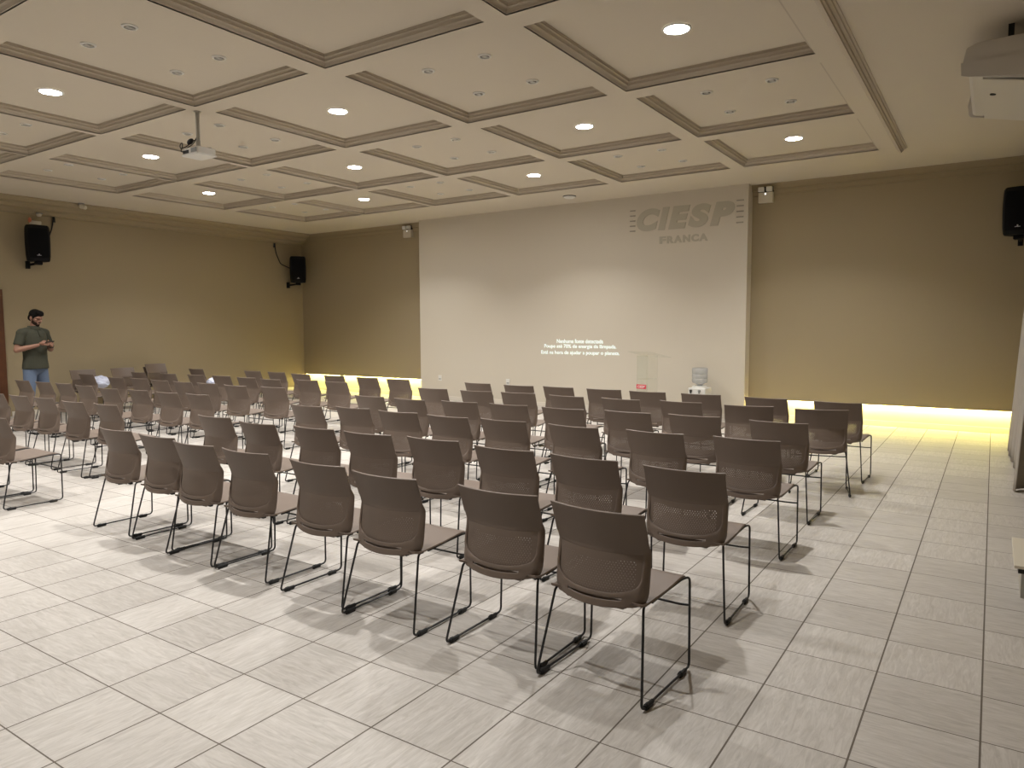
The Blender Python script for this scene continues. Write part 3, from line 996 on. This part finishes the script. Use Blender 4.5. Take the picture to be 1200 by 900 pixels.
# ------------------------------------------------------------------ man with a phone
def remesh(name, bm, material, parent, voxel, smooth=4):
    o = obj(name, bm, material, parent, True)
    r = o.modifiers.new('r', 'REMESH'); r.mode = 'VOXEL'; r.voxel_size = voxel
    s = o.modifiers.new('m', 'SMOOTH'); s.factor = .5; s.iterations = smooth
    bake(o)
    for p in o.data.polygons: p.use_smooth = True
    if not o.data.materials: o.data.materials.append(material)
    return o

MAN = (-13.20, 5.54, 0)
man = thing('person', 'standing man in dark olive shirt and blue jeans looking down at a phone', 'person', MAN, math.radians(-72))
man.scale = (1.03, 1.03, 1.015)
hx = Euler((math.radians(-24), 0, math.radians(4)))
HC = Vector((0, .065, 1.735))
hd = lambda v: HC + hx.to_matrix() @ Vector(v)
bm = bmesh.new()
# torso
ell(bm, (0, 0, 1.37), (.185, .115, .20)); ell(bm, (0, .01, 1.13), (.165, .118, .22)); ell(bm, (0, 0, .96), (.16, .115, .12))
caps(bm, (-.165, -.005, 1.475), (.165, -.005, 1.475), .058, .058)
caps(bm, (0, -.005, 1.50), (0, .035, 1.645), .063, .056)
for s in (1, -1):      # legs
    caps(bm, (s * .09, 0, .92), (s * .140, .02, .50), .085, .056)
    caps(bm, (s * .140, .02, .50), (s * .175, -.02, .09), .054, .038)
    caps(bm, (s * .175, -.03, .05), (s * .195, .12, .03), .035, .028)
# arms: elbows by the ribs, forearms meeting in front
ARM = {1: [(.205, -.005, 1.48), (.295, -.015, 1.215), (.110, .200, 1.290), (.055, .268, 1.325)],
       -1: [(-.205, -.005, 1.48), (-.295, .0, 1.215), (-.122, .218, 1.280), (-.065, .283, 1.315)]}
for s in (1, -1):
    sh, el, wr, ha = [Vector(p) for p in ARM[s]]
    caps(bm, sh, el, .056, .043); caps(bm, el, el.lerp(wr, .35), .043, .042); caps(bm, el.lerp(wr, .35), wr, .042, .027)
    # palm, four curled fingers under the phone, thumb on top of it
    ell(bm, wr.lerp(ha, .75), (.024, .048, .038), Euler((0, s * .9, s * .45)))
    d = (ha - wr).normalized()
    for k, ln in enumerate((.030, .034, .032, .025)):
        a = ha + Vector((s * .006, .004 + k * .004, .026 - k * .019))
        b = a + Vector((-s * .034, .030, -.004))
        c = b + Vector((-s * ln, -.004, .010))
        e = c + Vector((-s * .008, -.018, .014))
        caps(bm, a, b, .0095, .009, 10); caps(bm, b, c, .009, .008, 10); caps(bm, c, e, .008, .007, 10)
    a = wr.lerp(ha, .55) + Vector((-s * .012, -.012, .022))
    b = a + Vector((-s * .022, .018, .026)); c = b + Vector((-s * .020, .022, .004))
    caps(bm, a, b, .012, .0105, 10); caps(bm, b, c, .0105, .008, 10)
# head with face
ell(bm, hd((0, -.012, .018)), (.076, .098, .102), hx); ell(bm, hd((0, .022, -.055)), (.058, .070, .072), hx)
ell(bm, hd((0, .070, -.092)), (.030, .026, .026), hx)
caps(bm, hd((0, .090, .012)), hd((0, .112, -.026)), .011, .015, 12)
for s in (1, -1):
    ell(bm, hd((s * .013, .100, -.030)), (.010, .011, .009), hx)
    caps(bm, hd((s * .014, .092, .030)), hd((s * .052, .074, .026)), .012, .010, 12)
    ell(bm, hd((s * .078, -.008, -.010)), (.012, .024, .034), hx)
    ell(bm, hd((s * .040, .058, -.026)), (.028, .022, .026), hx)
caps(bm, hd((-.022, .090, -.060)), hd((.022, .090, -.060)), .008, .008, 12)
caps(bm, hd((-.019, .088, -.071)), hd((.019, .088, -.071)), .009, .009, 12)
body = remesh('body', bm, M_skin, man, .0052, 3)
# eyes
for s in (1, -1):
    bm = bmesh.new(); ell(bm, hd((s * .032, .079, .006)), (.012, .007, .0045), hx, 16, 10); obj('eye', bm, M_hair, man, True)
# hair and short beard
bm = bmesh.new()
ell(bm, hd((0, -.022, .040)), (.085, .100, .094), hx); ell(bm, hd((0, .035, .100)), (.066, .062, .036), hx)
ell(bm, hd((0, .075, .085)), (.05, .03, .026), hx); ell(bm, hd((0, -.065, -.02)), (.068, .052, .07), hx)
for s in (1, -1):
    ell(bm, hd((s * .070, .002, .022)), (.014, .034, .045), hx)
h = remesh('hair', bm, M_hair, man, .005, 2)
bm = bmesh.new()
ell(bm, hd((0, .022, -.058)), (.0605, .0735, .0735), hx, 40, 28); ell(bm, hd((0, .070, -.093)), (.034, .030, .030), hx)
inv = hx.to_matrix().inverted()
for v in list(bm.verts):
    q = inv @ (v.co - HC)
    if q.z > -.052 - .012 * math.cos(q.x / .06 * PI) or q.y < -.005:
        bm.verts.remove(v)
caps(bm, hd((-.024, .094, -.050)), hd((0, .100, -.047)), .005, .007, 12); caps(bm, hd((.024, .094, -.050)), hd((0, .100, -.047)), .005, .007, 12)
for s in (1, -1):
    caps(bm, hd((s * .071, .008, .0)), hd((s * .060, .022, -.06)), .007, .008, 12)
obj('beard', bm, mat('dark_brown_stubble', (0.030, 0.019, 0.014), 0.9, spec=0.1, bump=0.4, bscale=200), man, True)
# polo shirt: body, short sleeves, collar
bm = bmesh.new()
def ering(c, rx, ry, n=28):
    return [bm.verts.new((c[0] + rx * math.cos(2 * PI * k / n), c[1] + ry * math.sin(2 * PI * k / n), c[2])) for k in range(n)]
prof = [(.905, .206, .154, .008), (.98, .200, .150, .008), (1.06, .186, .140, .012), (1.15, .186, .138, .012), (1.25, .194, .136, .008), (1.35, .204, .136, .002), (1.43, .206, .130, 0), (1.49, .195, .116, 0), (1.545, .135, .092, 0), (1.56, .085, .078, 0)]
R = [ering((0, y, z), rx, ry) for z, rx, ry, y in prof]
for a, b in zip(R, R[1:]):
    for k in range(28):
        bm.faces.new((a[k], a[(k + 1) % 28], b[(k + 1) % 28], b[k]))
bm.faces.new(list(reversed(R[0]))); bm.faces.new(R[-1])
for s in (1, -1):
    sh, el = Vector(ARM[s][0]), Vector(ARM[s][1])
    caps(bm, sh + Vector((-s * .005, 0, 0)), (s * .08, 0, 1.515), .078, .070)
    cyl(bm, sh + Vector((-s * .012, 0, .01)), sh.lerp(el, .70), .074, .069, 24)
shirt = remesh('polo_shirt', bm, M_shirt, man, .007, 3)
bm = bmesh.new()
lathe(bm, [(.070, 1.575), (.098, 1.535), (.102, 1.548), (.080, 1.600), (.070, 1.602), (.070, 1.575)], (0, .008, 0), 28)
box(bm, (-.014, .116, 1.43), (.014, .127, 1.53), .003, Euler((math.radians(20), 0, 0)))
obj('collar', bm, M_shirt, shirt, True)
# jeans
bm = bmesh.new()
ell(bm, (0, 0, .93), (.172, .128, .125))
for s in (1, -1):
    cyl(bm, (s * .09, 0, .93), (s * .140, .02, .50), .104, .076, 24); cyl(bm, (s * .140, .02, .52), (s * .176, -.02, .07), .076, .062, 24)
    ell(bm, (s * .140, .02, .51), (.077, .077, .06))
remesh('jeans', bm, M_jeans, man, .008, 3)
for s in (1, -1):
    bm = bmesh.new()
    ell(bm, (s * .188, .07, .045), (.048, .125, .045)); ell(bm, (s * .177, -.035, .06), (.043, .06, .06)); box(bm, (s * .183 - .044, -.09, 0), (s * .183 + .044, .19, .028), .01)
    remesh('shoe', bm, M_shoe, man, .006, 2)
bm = bmesh.new()
w0 = Vector(ARM[-1][1]).lerp(Vector(ARM[-1][2]), .88); dw = (Vector(ARM[-1][2]) - Vector(ARM[-1][1])).normalized()
cyl(bm, w0 - dw * .013, w0 + dw * .013, .037, .035, 24); cyl(bm, w0 + Vector((0, 0, .032)), w0 + Vector((0, 0, .044)), .017, n=20)
obj('wristwatch', bm, M_glide, man, True)
# phone held in both hands
phm = Matrix.Translation(man.location) @ Matrix.Rotation(math.radians(-72), 4, 'Z')
bm = bmesh.new(); box(bm, (-.072, -.036, -.0045), (.072, .036, .0045), .003)
ph = obj('mobile_phone', bm, M_glide, None)
tag(ph, 'dark mobile phone held in both hands by the standing man', 'phone')
ph.location = phm @ Vector((-.005, .318, 1.355))
ph.rotation_euler = (math.radians(35), 0, math.radians(-72))
bm = bmesh.new(); box(bm, (-.066, -.032, .0046), (.066, .032, .0052)); obj('screen', bm, M_dark, ph)

# ------------------------------------------------------------------ world, colour management
w = bpy.data.worlds.new('world'); S.world = w
w.use_nodes = True
w.node_tree.nodes['Background'].inputs[0].default_value = (1, .92, .8, 1)
w.node_tree.nodes['Background'].inputs[1].default_value = 0.0
S.view_settings.view_transform = 'Standard'
S.view_settings.look = 'None'
S.view_settings.exposure = 0.0
S.view_settings.gamma = 1.0
S.view_settings.use_curve_mapping = False
S.cycles.transparent_max_bounces = 24
S.cycles.max_bounces = 10
S.cycles.diffuse_bounces = 6
